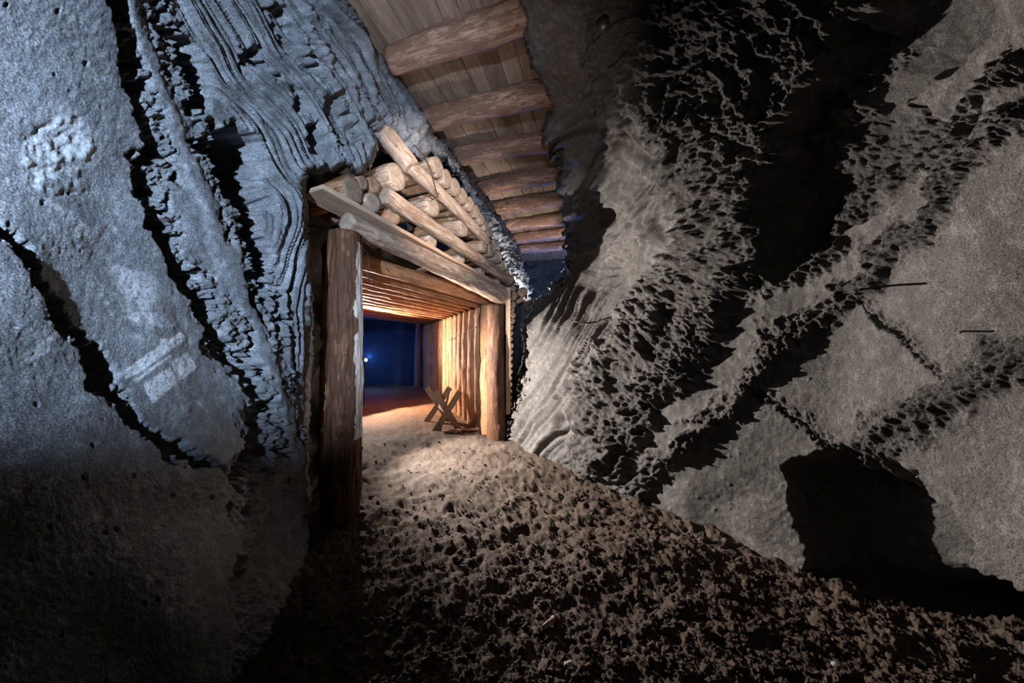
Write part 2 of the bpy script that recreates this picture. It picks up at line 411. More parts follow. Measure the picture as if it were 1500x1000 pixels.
def sculpt_left(X, Y, D, B):
    Bp = np.stack([X / 100, Y / 100, np.zeros_like(X)], -1)          # grain that keeps its size over the receding wall
    sc = D / 2.2
    wx = fbm(B, 4.0, 4, 0.6, 3); wy = fbm(B, 4.0, 4, 0.6, 7)
    jx = X + wx * 22 + fbm(Bp, 6, 3, .6, 5) * 9; jy = Y + wy * 22 + fbm(Bp, 6, 3, .6, 9) * 9
    h = fbm(B, 1.3, 3, 0.5, 21) * 0.05
    # slab A stands proud, slab B behind it, the rest deeper
    a = 1 - sstep(-7, 4, poly_sd(jx, jy, slabA)); b = 1 - sstep(-8, 4, poly_sd(jx, jy, slabB))
    rest = np.clip(1 - a - b, 0, 1)
    h = h + a * 0.022 + b * 0.0
    da, sa, _ = polyline_dist(jx, jy, slabA[1:12])
    h = h - np.exp(-((da - 11) / 13) ** 4) * 0.11 * (1 - a) * b
    db, sb, _ = polyline_dist(jx, jy, slabB[:14])
    right = (poly_sd(X, Y, slabB) > 0)
    groove = np.exp(-((db - 10) / 13) ** 2) * right
    h = h - rest * 0.05 - groove * 0.10 * rest * sc
    rid = ridged(Bp, 5.5, 4, 0.62, 31); crumb = worley(Bp + wx[..., None] * .05, 8.5, 5) ** 2 * 1.4; crumb2 = worley(Bp, 17, 6) ** 2 * 1.4
    d3, s3, _ = polyline_dist(X + wx * 10, Y + wy * 10, [(175, -300), (205, 0), (235, 90), (262, 180), (300, 285), (345, 400), (385, 500), (420, 600), (440, 700), (446, 900)])
    strip = np.exp(-(d3 / 12) ** 4)
    h = h + rest * np.exp(-(d3 / 30) ** 2) * 0.05 * sc + rest * strip * .012
    d4, s4, _ = polyline_dist(jx, jy, [(215, -300), (240, 0), (275, 90), (318, 220), (352, 320), (385, 430), (410, 540), (440, 640)])
    band = rest * np.exp(-(d4 / 23) ** 4) * (1 - strip)
    band1 = rest * np.exp(-((db - 30) / 17) ** 4) * right * (1 - strip)
    rough = np.clip(band + band1, 0, 1)
    h = h + rough * (rid * 0.03 + (0.5 - crumb) * 0.045 + (0.5 - crumb2) * 0.03 - 0.012) * sc
    pit = sstep(0.16, 0.34, fbm(Bp + wx[..., None] * .1, 3.6, 3, .5, 87)); h = h - rough * pit * 0.12 * sc
    def pocket(pts, dep, w=9):
        nonlocal h
        m = soft(X + wx * 16, Y + wy * 16, pts, w); h = h - m * dep * sc; return m
    pocket([(268, 55), (292, 58), (318, 90), (332, 150), (326, 165), (304, 150), (285, 115)], 0.32)
    pocket([(318, 176), (352, 185), (388, 208), (396, 260), (392, 330), (398, 420), (376, 400), (352, 320), (330, 250)], 0.45)
    pocket([(222, 300), (255, 325), (275, 385), (300, 460), (265, 420), (232, 350)], 0.18)
    pocket([(558, 150), (590, 185), (612, 228), (598, 222), (570, 196), (550, 178)], 0.10, 6)
    pocket([(480, 140), (500, 128), (520, 165), (528, 205), (500, 200)], 0.12, 7)
    pocket([(455, 180), (470, 172), (492, 215), (478, 232), (462, 215)], 0.12, 7)
    pocket([(365, 70), (385, 72), (420, 105), (412, 118), (380, 96)], 0.09, 7)
    pocket([(408, 0), (425, 10), (455, 60), (478, 110), (465, 112), (432, 60)], 0.09, 7)
    pocket([(432, 128), (448, 140), (452, 168), (440, 165)], 0.07, 6)
    # striated water-worn face
    stri = soft(X, Y, [(240, -400), (420, -250), (520, 0), (640, 190), (560, 190), (545, 245), (455, 250), (458, 500), (440, 600), (408, 420), (400, 250), (350, 170), (282, 40)], 16)
    ang = math.radians(57)
    bend = np.clip((Y - 120) / 300, 0, 1) * 0.55
    ca = np.cos(ang + bend); sa_ = np.sin(ang + bend)
    ac = (-(X - 450) * sa_ + (Y - 240) * ca); al = ((X - 450) * ca + (Y - 240) * sa_)
    lw = fbm(Bp, 0.8, 2, .4, 45)
    Q = np.stack([ac / 10 + lw * 1.6, al / 300, np.zeros_like(X)], -1)
    s1 = perlin(Q, 1, 41) * 0.055 + (0.4 - np.abs(perlin(Q * np.array([1.7, 1.6, 1]), 1, 43))) * 0.075 + (0.4 - np.abs(perlin(Q * np.array([3.2, 2.2, 1]), 1, 47))) * 0.035
    h = h + stri * s1 * sc * 0.75
    lip = soft(jx, jy, [(430, -60), (480, 60), (565, 185), (556, 250), (455, 255), (470, 215), (500, 165), (455, 40)], 24)
    h = h + lip * (rid * 0.03 + ridged(B, 5, 3, .5, 61) * 0.04)
    far = soft(jx, jy, [(585, 150), (640, 185), (690, 250), (760, 360), (790, 440), (757, 430), (700, 305), (650, 245), (612, 215)], 22)
    h = h + far * (ridged(B, 6, 5, .62, 71) * 0.08 + (0.5 - worley(B, 11, 15)) * 0.07)
    rough = np.clip(rough + far * .9 + lip * 0.4, 0, 1)
    smooth = a + b
    h = h + fbm(Bp, 7, 4, 0.65, 81) * (0.0035 + 0.005 * rough) * sc * 1.3 + np.where(worley(Bp, 2.3, 77) < 0.10, -0.010, 0) * smooth
    h = h + smooth * soft(X + wx * 30, Y + wy * 30, [(50, 180), (95, 175), (130, 230), (125, 280), (80, 300), (40, 240)], 20) * fbm(Bp, 3, 3, .6, 83) * .012
    low = soft(jx, jy, [(350, 700), (470, 640), (480, 900), (430, 1100), (340, 1000)], 30)
    h = h + low * (rid * 0.03)
    paint = np.zeros_like(X)
    pxw = X + wx * 2; pyw = Y + wy * 2
    for pts in (stripe, box1, box2, thin): paint = np.maximum(paint, soft(pxw, pyw, pts, 2.5))
    pn = sstep(-.05, .3, fbm(Bp, 2.2, 4, .6, 89))
    for pts in ([(60, 170), (95, 170), (135, 230), (130, 280), (90, 330), (60, 300), (45, 230)], [(140, 360), (190, 380), (230, 430), (255, 480), (200, 500), (160, 430)], [(20, 490), (60, 480), (60, 520), (25, 540)]):
        paint = np.maximum(paint, soft(X + wx * 30, Y + wy * 30, pts, 40) * pn * 0.6)
    return h, {'rough': rough, 'paint': paint}

wall_left = rock_surface('wall_left', M['rock_left'], axis_samples(-560, -6, 792, 800, 1.6), axis_samples(-360, -6, 1006, 1360, 1.6), tps(L_ctrl), L_out, sculpt_left, edge_noise=2.0)

# ---- right wall
R_ctrl = [(762, 20, 3.05), (800, 160, 4.15), (818, 300, 6.6), (832, 385, 6.9), (770, 440, 6.2), (765, 560, 5.75), (745, 645, 5.6), (830, 690, 4.15), (905, 720, 3.5),
          (1235, 880, 2.0), (1400, 1000, 1.62), (760, -400, 1.9), (1100, -400, 1.7), (1500, -400, 1.1), (1100, 0, 2.25), (980, 0, 2.6), (880, 0, 2.85), (1300, 0, 1.75), (1500, 0, 1.3),
          (850, 250, 4.7), (900, 250, 4.0), (1000, 250, 3.1), (1235, 250, 2.05), (1500, 250, 1.3), (850, 500, 4.75), (900, 500, 4.15), (1000, 500, 3.2), (1235, 500, 2.15),
          (1500, 500, 1.35), (1500, 800, 1.35), (1900, 500, .92), (2400, 500, .64), (1900, 1200, .9), (1900, -300, .85), (1500, 1000, 1.4), (1000, 800, 2.9), (1000, 1000, 2.8),
          (1235, 1100, 1.9), (745, 900, 5.6), (850, 900, 4.0)]
R_out = [(742, -700), (757, 0), (765, 40), (776, 80), (790, 130), (799, 165), (812, 215), (819, 260), (823, 320), (830, 372), (832, 402), (815, 412), (800, 424),
         (785, 433), (770, 442), (767, 480), (765, 530), (757, 590), (743, 640), (730, 760), (700, 1200), (700, 1700), (3000, 1700), (3000, -700)]

def sculpt_right(X, Y, D, B):
    Bp = np.stack([X / 100, Y / 100, np.zeros_like(X)], -1)
    ca0, sa0 = math.cos(math.radians(-48)), math.sin(math.radians(-48))
    Br = np.stack([(X * ca0 + Y * sa0) / 150, (-X * sa0 + Y * ca0) / 100, np.zeros_like(X)], -1)
    sc = np.clip(D / 3.0, .35, 1.6)
    wx = fbm(Bp, 1.0, 4, 0.6, 103); wy = fbm(Bp, 1.0, 4, 0.6, 107)
    jx = X + wx * 26 + fbm(Bp, 6, 3, .6, 105) * 12; jy = Y + wy * 26 + fbm(Bp, 6, 3, .6, 109) * 12
    rid = ridged(Br, 4, 4, 0.6, 131); rid2 = ridged(Br, 1.4, 4, 0.6, 133); crumb = 0.4 - 1.3 * worley(Br + wx[..., None] * .06, 5.5, 25) ** 2; crumb2 = 0.4 - 1.3 * worley(Bp, 12, 29) ** 2; crumb3 = 0.4 - 1.3 * worley(Bp, 24, 33) ** 2
    h = fbm(B, 1.1, 3, 0.5, 121) * 0.08
    rough = np.zeros_like(X)
    def ridge(pts, w, ht, r=1.0, asym=0.0):
        nonlocal h, rough
        d, s, _ = polyline_dist(jx, jy, pts)
        m = np.exp(-(d / w) ** 2)
        h = h + m * ht * sc ** .7 * (0.85 + 0.45 * rid2 + 0.35 * crumb * r + 0.3 * crumb2 * r + .2 * crumb3 * r)
        rough = np.maximum(rough, np.exp(-(d / (w * 1.25)) ** 4) * r)
    def groove(pts, w, dp):
        nonlocal h
        d, s, _ = polyline_dist(X + wx * 14, Y + wy * 14, pts); h = h - np.exp(-(d / w) ** 2) * dp * sc
    # the long crumbly ribs climbing to the right
    ridge([(925, 745), (960, 690), (1005, 648), (1060, 600), (1100, 560), (1150, 505), (1200, 460), (1250, 420), (1290, 385), (1340, 340), (1385, 295), (1430, 235), (1500, 170)], 17, 0.085)
    ridge([(835, 715), (880, 660), (930, 600), (975, 560), (1020, 505), (1065, 465), (1100, 420), (1150, 395), (1190, 375), (1230, 350)], 15, 0.09)
    ridge([(900, 700), (930, 650), (960, 600), (1000, 560), (1050, 500)], 12, 0.06)
    ridge([(1250, 690), (1300, 645), (1350, 610), (1420, 575), (1510, 520), (1600, 470)], 28, 0.075)
    ridge([(1380, 250), (1400, 215), (1415, 165), (1450, 130), (1500, 100)], 12, 0.09, .8)
    ridge([(1060, 480), (1110, 400), (1150, 340), (1200, 300), (1250, 250), (1290, 180)], 14, 0.08)
    ridge([(940, 520), (980, 450), (1020, 400), (1060, 340), (1110, 270), (1160, 210)], 13, 0.09)
    ridge([(850, 610), (880, 540), (920, 480), (960, 420), (990, 360), (1030, 300)], 13, 0.07)
    ridge([(806, 200), (826, 280), (838, 350), (836, 395)], 12, 0.07, .3)  # bulge added to throw shade on the rock up and right of it
    ridge([(860, 300), (890, 240), (900, 190), (880, 140)], 12, 0.12, .3)
    # smooth shelves and deep shade between the ribs
    #groove([(1000, 600), (1080, 520), (1160, 440), (1240, 370), (1330, 290), (1400, 200)], 20, 0.10)
    groove([(1130, 330), (1200, 260), (1300, 190), (1380, 100), (1430, 40)], 55, 0.26)
    #groove([(1010, 470), (1080, 390), (1160, 300)], 16, 0.08)
    # main crumbly field
    STm = soft(X + wx * 10, Y + wy * 10, [(850, 410), (900, 330), (950, 270), (975, 300), (960, 370), (935, 420), (900, 470), (865, 520), (835, 600), (812, 690), (742, 650), (757, 590), (775, 520), (800, 450)], 16)
    P1 = soft(jx, jy, [(812, 700), (822, 640), (852, 560), (880, 500), (925, 445), (960, 400), (1000, 320), (1050, 290), (1130, 200), (1230, 150), (1250, 230), (1180, 340), (1080, 450), (1000, 560), (950, 640), (905, 720)], 24)
    P2 = soft(jx, jy, [(800, -200), (1180, -300), (1260, 60), (1220, 170), (1110, 260), (1010, 330), (975, 260), (935, 170), (860, 90), (830, 20)], 40)
    P3 = soft(jx, jy, [(818, 300), (850, 330), (850, 380), (800, 440), (765, 470), (768, 560), (742, 650), (755, 440), (800, 410)], 10)
    h = h + P1 * (rid * 0.006 + crumb * 0.034 + crumb2 * 0.030 + crumb3 * .018 + rid2 * .06) * sc * (1 - 0.8 * STm)
    # worm-like lumps hanging under the roof
    worms = ridged(Bp + wx[..., None] * 0.35, 1.7, 3, 0.5, 141)
    h = h + P2 * (np.maximum(worms, 0.15) * 0.19 + rid * 0.01 + crumb * 0.04 + crumb2 * 0.035 + crumb3 * .02) * sc
    h = h + P3 * (crumb * 0.08 + crumb2 * .05 + rid * 0.02)
    rough = np.clip(np.maximum(rough, np.maximum(P1, np.maximum(P2, P3))), 0, 1)
    # striated water-worn chute
    ST = STm
    sw = soft(X, Y, [(790, 170), (900, 180), (960, 230), (1000, 280), (975, 350), (900, 400), (835, 400), (822, 300)], 26)
    ang = math.radians(-58)
    ca, sa_ = math.cos(ang), math.sin(ang)
    ac = -(X - 800) * sa_ + (Y - 550) * ca; al = (X - 800) * ca + (Y - 550) * sa_
    lw = fbm(Bp, 0.8, 2, .4, 155)
    Q = np.stack([ac / 8.5 + lw * 1.8, al / 260, np.zeros_like(X)], -1)
    s1 = perlin(Q, 1, 151) * 0.10 + (0.4 - np.abs(perlin(Q * np.array([1.8, 2, 1]), 1, 153))) * 0.11 + (0.4 - np.abs(perlin(Q * np.array([3.3, 3, 1]), 1, 157))) * 0.03
    h = h + ST * s1 * 0.95
    rough = rough * (1 - 0.85 * ST)
    rr = np.hypot(X - 870, (Y - 300) * 1.15); th = np.arctan2(Y - 300, X - 870)
    Q2 = np.stack([rr / 20 + lw * 5.0, th * 0.8 + lw, np.zeros_like(X)], -1)
    h = h + sw * (perlin(Q2 * np.array([.5, 1, 1]), 1, 165) * 0.22 + perlin(Q2, 1, 161) * 0.12 + perlin(Q2 * np.array([2.5, 2, 1]), 1, 163) * 0.06)
    d, s, _ = polyline_dist(X + wx * 8, Y + wy * 8, [(905, 225), (950, 245), (985, 270), (985, 300), (965, 335), (950, 380), (930, 420), (905, 460)])
    h = h + np.exp(-(d / 12) ** 2) * 0.12
    d, s, _ = polyline_dist(X + wx * 8, Y + wy * 8, [(880, 240), (905, 265), (900, 300), (920, 330), (900, 350), (870, 370)])
    h = h + np.exp(-(d / 9) ** 2) * 0.08
    h = h - soft(X, Y, [(860, 295), (868, 292), (880, 295), (878, 305), (864, 307)], 5) * 0.15
    # cracks in the smooth slab
    def crack(pts, w, dp, lift):
        nonlocal h, rough
        d, s, al_ = polyline_dist(X + wx * 10 + fbm(Bp, 8, 3, .6, 171) * 8, Y + wy * 10 + fbm(Bp, 8, 3, .6, 173) * 8, pts)
        h = h - np.exp(-(d / w) ** 2) * dp + np.exp(-((d - 6) / 6) ** 2) * np.where(s < 0, lift, 0)
        rough = np.maximum(rough, np.exp(-(d / 9) ** 2) * .6)
    crack([(1095, 572), (1120, 583), (1150, 598), (1180, 615), (1198, 640), (1215, 660), (1240, 685)], 3.0, 0.05, 0.014)
    crack([(1250, 426), (1275, 447), (1300, 470), (1335, 497), (1365, 522), (1405, 548)], 3.6, 0.07, 0.02)
    for cx_, cy_, rx_, ry_, dp in ((818, 578, 6, 7, .10), (838, 565, 8, 7, .08), (822, 622, 9, 14, .14), (848, 540, 5, 5, .05)):
        h = h - np.exp(-(((X - cx_) / rx_) ** 2 + ((Y - cy_) / ry_) ** 2) ** 2) * dp
    # the hollow low in the slab
    hol = soft(X + wx * 30, Y + wy * 30, [(1158, 680), (1215, 672), (1280, 690), (1340, 700), (1370, 760), (1395, 830), (1500, 880), (1700, 900), (1700, 1400), (1300, 1400), (1262, 900), (1215, 850), (1165, 800)], 34)
    h = h - hol * (0.42 + 0.6 * sstep(840, 960, Y))
    hol2 = soft(X + wx * 24, Y + wy * 24, [(1170, 150), (1250, 40), (1330, -80), (1430, -90), (1395, 50), (1330, 105), (1300, 165), (1375, 195), (1300, 290), (1210, 350), (1130, 400), (1095, 350)], 30)
    h = h - hol2 * 0.34  # recess sunk here to keep the upper slab in shade
    h = h + fbm(Bp, 9, 4, 0.7, 181) * (0.004 + 0.012 * rough) * sc * 1.3 + np.clip(0.22 - worley(Bp, 5.5, 177), 0, .2) * 0.05 * (1 - rough) * (X > 950) * sc
    return h, {'rough': rough, 'paint': np.zeros_like(X)}

wall_right = rock_surface('wall_right', M['rock_right'], axis_samples(715, 735, 1506, 2600, 1.6), axis_samples(-380, -6, 1006, 1350, 1.6), tps(R_ctrl), R_out, sculpt_right, edge_push=0.55)

# ------------------------------------------------------------------ floor
def gallery_s(Pw):
    return np.maximum(0, (Pw - A0[None]) @ np.array([0.907, 0.42, 0]) * -1)

def floor_z(x, y):
    """height of the trodden floor"""
    p = np.stack([x, y, np.zeros_like(x)], -1)
    z = fbm(p, 1.3, 3, 0.5, 201) * 0.05
    back = np.clip(y - 6.5, 0, 9)
    z = z + back * 0.022
    prints = ridged(p, 3.6, 3, 0.5, 205) * 0.022 + ridged(p, 1.7, 2, .5, 207) * .03
    lump = fbm(p, 12, 5, 0.68, 211) * 0.026
    clod = np.maximum(0, 0.42 - worley(p, 9, 63)) * 0.028 + np.maximum(0, 0.4 - worley(p, 30, 67)) * 0.022
    amt = np.clip(1.15 - (y - 1.5) * 0.09, 0.35, 1.0)
    inside = sstep(6.4, 7.6, y)
    return z + (prints + lump + clod) * amt * (1 - 0.55 * inside) - 0.03

fx = np.concatenate([axis_samples(-900, -6, 1506, 2400, 2.5)])
fyp = np.concatenate([np.arange(549, 600, 1.0), np.arange(600, 1010, 2.2), 1010 + np.cumsum(2.2 * 1.04 ** np.arange(90))])
fyp = fyp[fyp < 2300]
FX, FY = np.meshgrid(fx, fyp)
r_ = ray(FX, FY); tt = (0 - CAM[2]) / r_[..., 2]
FP = CAM + r_ * tt[..., None]
FP[..., 2] = floor_z(FP[..., 0], FP[..., 1])
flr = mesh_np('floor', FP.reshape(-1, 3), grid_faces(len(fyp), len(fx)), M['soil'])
tag(flr, kind='structure')

# loose crumbs of soil: nobody could count them
ico_v = np.array([(0, -.526, .851), (0, .526, .851), (0, -.526, -.851), (0, .526, -.851), (.526, .851, 0), (-.526, .851, 0), (.526, -.851, 0), (-.526, -.851, 0), (.851, 0, .526), (.851, 0, -.526), (-.851, 0, .526), (-.851, 0, -.526)])
ico_f = np.array([(0, 8, 1), (0, 1, 10), (0, 10, 7), (0, 7, 6), (0, 6, 8), (3, 9, 2), (3, 2, 11), (3, 11, 5), (3, 5, 4), (3, 4, 9), (1, 8, 4), (1, 4, 5), (1, 5, 10), (2, 9, 6), (2, 6, 7), (2, 7, 11), (8, 6, 9), (8, 9, 4), (10, 5, 11), (10, 11, 7)])
def sub_ico():
    v = [tuple(x) for x in ico_v]; f = []; c = {}
    def mid(a, b):
        k = (min(a, b), max(a, b))
        if k not in c:
            m = (np.array(v[a]) + np.array(v[b])); m /= np.linalg.norm(m); v.append(tuple(m)); c[k] = len(v) - 1
        return c[k]
    for a, b, d in ico_f:
        x, y, z = mid(a, b), mid(b, d), mid(d, a); f += [(a, x, z), (b, y, x), (d, z, y), (x, y, z)]
    return np.array(v), np.array(f)
sv, sf = sub_ico()
nC = 5200
cpx = rng.uniform(380, 1420, nC); cpy = 632 + 400 * rng.uniform(0, 1, nC) ** 0.9
cr = ray(cpx, cpy); cp = CAM + cr * ((0 - CAM[2]) / cr[:, 2])[:, None]
ok = np.ones(nC, bool)
wl, _, _ = polyline_dist(cpx, cpy, [(742, 640), (830, 690), (905, 720), (1235, 880), (1400, 1000)])
ok &= ~((cpx > 742) & (cpy < 640 + (cpx - 742) * 0.5)) & ~((cpx < 540) & (cpy < 770))
cp = cp[ok]; sz = 0.004 + 0.017 * rng.uniform(0, 1, len(cp)) ** 3
VV = []; FF = []
for k in range(len(cp)):
    q = sv * (1 + 0.28 * rng.standard_normal((len(sv), 1))) * sz[k] * np.array([1, rng.uniform(.7, 1.2), rng.uniform(.6, .9)])
    a = rng.uniform(0, 6.28); ca, sa = math.cos(a), math.sin(a)
    q = np.stack([q[:, 0] * ca - q[:, 1] * sa, q[:, 0] * sa + q[:, 1] * ca, q[:, 2]], 1)
    VV.append(q); 
base = np.array([[c[0], c[1], 0] for c in cp]); base[:, 2] = floor_z(base[:, 0], base[:, 1]) + sz * 0.35
VV = np.concatenate([v + b for v, b in zip(VV, base)]); FF = np.concatenate([sf + k * len(sv) for k in range(len(cp))])
clods = mesh_np('soil_crumbs', VV, FF, M['soil'], smooth=False)
tag(clods, 'loose crumbs and clods of brown soil scattered over the trodden floor', 'soil crumbs', kind='stuff')

# ------------------------------------------------------------------ other rock shells (dark, behind the timber)
def slab_wall(name, p0, p1, z0, z1, mat, amp=0.12, step=0.09, seed=0, nrm=None):
    p0 = np.array(p0, float); p1 = np.array(p1, float); L = np.linalg.norm(p1 - p0)
    ns = max(2, int(L / step)); nz = max(2, int((z1 - z0) / step))
    s, z = np.meshgrid(np.linspace(0, 1, ns), np.linspace(z0, z1, nz))
    B = np.stack([p0[0] + (p1[0] - p0[0]) * s, p0[1] + (p1[1] - p0[1]) * s, z], -1)
    d = (p1 - p0) / L; n_ = np.array([d[1], -d[0], 0])
    B = B + n_ * (fbm(B, 2.5, 5, 0.55, seed) * amp)[..., None]
    o = mesh_np(name, B.reshape(-1, 3), grid_faces(nz, ns), mat, attrs={'rough': np.full(B.shape[:2], 0.7), 'paint': np.zeros(B.shape[:2])})
    return tag(o, kind='structure')

def sheet(name, corners, mat, amp=0.06, n1=60, n2=60, seed=0):
    c = [np.array(x, float) for x in corners]
    u, v = np.meshgrid(np.linspace(0, 1, n1), np.linspace(0, 1, n2))
    B = sum(w[..., None] * k for w, k in (((1 - u) * (1 - v), c[0]), (u * (1 - v), c[1]), (u * v, c[2]), ((1 - u) * v, c[3])))
    B[..., 2] += fbm(B, 2.5, 4, 0.55, seed) * amp
    o = mesh_np(name, B.reshape(-1, 3), grid_faces(n2, n1), mat, attrs={'rough': np.full(B.shape[:2], 0.7), 'paint': np.zeros(B.shape[:2])})
    return tag(o, kind='structure')

RP = np.array([-0.27, 5.83, 0.0])           # foot of the right-hand door post
RISE = 0.03
def gal(s, off, z):                          # point s metres in along the gallery's right side, off to the left of it
    q = RP + G * s - U * off
    return np.array([q[0], q[1], z])
GW = 3.35                                    # width of the gallery along the frames
GL = 8.4
r0 = gal(0.1, -0.30, 0); r1 = gal(GL + .3, -0.34, 0)
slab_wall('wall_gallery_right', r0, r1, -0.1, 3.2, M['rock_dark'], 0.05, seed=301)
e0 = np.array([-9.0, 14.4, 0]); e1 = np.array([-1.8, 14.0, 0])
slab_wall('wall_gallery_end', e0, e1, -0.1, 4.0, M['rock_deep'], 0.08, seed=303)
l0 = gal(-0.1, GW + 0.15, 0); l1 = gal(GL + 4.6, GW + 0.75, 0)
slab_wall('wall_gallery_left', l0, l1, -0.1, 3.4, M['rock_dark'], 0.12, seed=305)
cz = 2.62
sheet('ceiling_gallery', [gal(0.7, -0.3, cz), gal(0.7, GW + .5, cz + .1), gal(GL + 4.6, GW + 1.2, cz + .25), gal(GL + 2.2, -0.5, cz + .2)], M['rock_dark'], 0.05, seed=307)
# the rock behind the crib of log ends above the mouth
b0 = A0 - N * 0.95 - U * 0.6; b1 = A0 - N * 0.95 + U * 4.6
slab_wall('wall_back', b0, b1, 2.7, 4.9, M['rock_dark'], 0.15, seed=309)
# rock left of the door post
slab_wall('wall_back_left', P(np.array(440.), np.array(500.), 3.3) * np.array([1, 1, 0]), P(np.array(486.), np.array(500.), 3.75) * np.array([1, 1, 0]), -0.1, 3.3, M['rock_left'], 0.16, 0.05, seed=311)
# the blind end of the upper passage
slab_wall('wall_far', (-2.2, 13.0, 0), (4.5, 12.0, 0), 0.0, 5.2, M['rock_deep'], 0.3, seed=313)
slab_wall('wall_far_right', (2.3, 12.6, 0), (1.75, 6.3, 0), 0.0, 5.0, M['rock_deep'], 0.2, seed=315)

# ------------------------------------------------------------------ ceiling boards
ZB = CAM[2] + 3.1                           # underside of the roof beams
AX = np.array([0.25, 1, 0]); AX /= np.linalg.norm(AX); PX_ = np.array([AX[1], -AX[0], 0])
def ceiling():
    V = []; Fq = []; tone = []
    org = np.array([-0.35, 3.5, 0.0]); r = random.Random(5)
    w = -1.7; zb = ZB + 0.27
    while w < 2.6:
        bw = r.uniform(0.19, 0.27); s = -4.0; zz = zb + r.uniform(0, 0.012)
        while s < 8.6:
            Lb = r.choice([2.1, 3.1, 4.2]); e = min(s + Lb, 8.6); tn = r.uniform(0, 1)
            n_ = len(V)
            for q in (0, 1):
                for (a, b) in ((s + .003, w + .004), (e - .003, w + .004), (e - .003, w + bw - .004), (s + .003, w + bw - .004)):
                    p = org + AX * a + PX_ * b; V.append((p[0], p[1], zz + q * 0.03)); tone.append(tn)
            Fq += [(n_, n_ + 3, n_ + 2, n_ + 1), (n_ + 4, n_ + 5, n_ + 6, n_ + 7)] + [(n_ + k, n_ + (k + 1) % 4, n_ + 4 + (k + 1) % 4, n_ + 4 + k) for k in range(4)]
            s = e
        w += bw
    n_ = len(V)                                  # rock above the boards closes the gaps
    ang = math.atan2(AX[0], AX[1])
    R = np.array([[math.cos(ang), -math.sin(ang), 0], [math.sin(ang), math.cos(ang), 0], [0, 0, 1]])
    Vl = (R @ np.array(V).T).T                   # local frame: Y runs along the boards
    o = mesh_np('ceiling', Vl, np.array(Fq), M['ceiling_board'], smooth=False, attrs={'tone': tone})
    o.rotation_euler = (0, 0, -ang)
    return tag(o, kind='structure')
ceiling()
sheet('ceiling_rock', [(-6, -1, ZB + .36), (5, -1, ZB + .36), (6, 13.5, ZB + .36), (-5, 13.5, ZB + .36)], M['rock_dark'], 0.0, 20, 20)

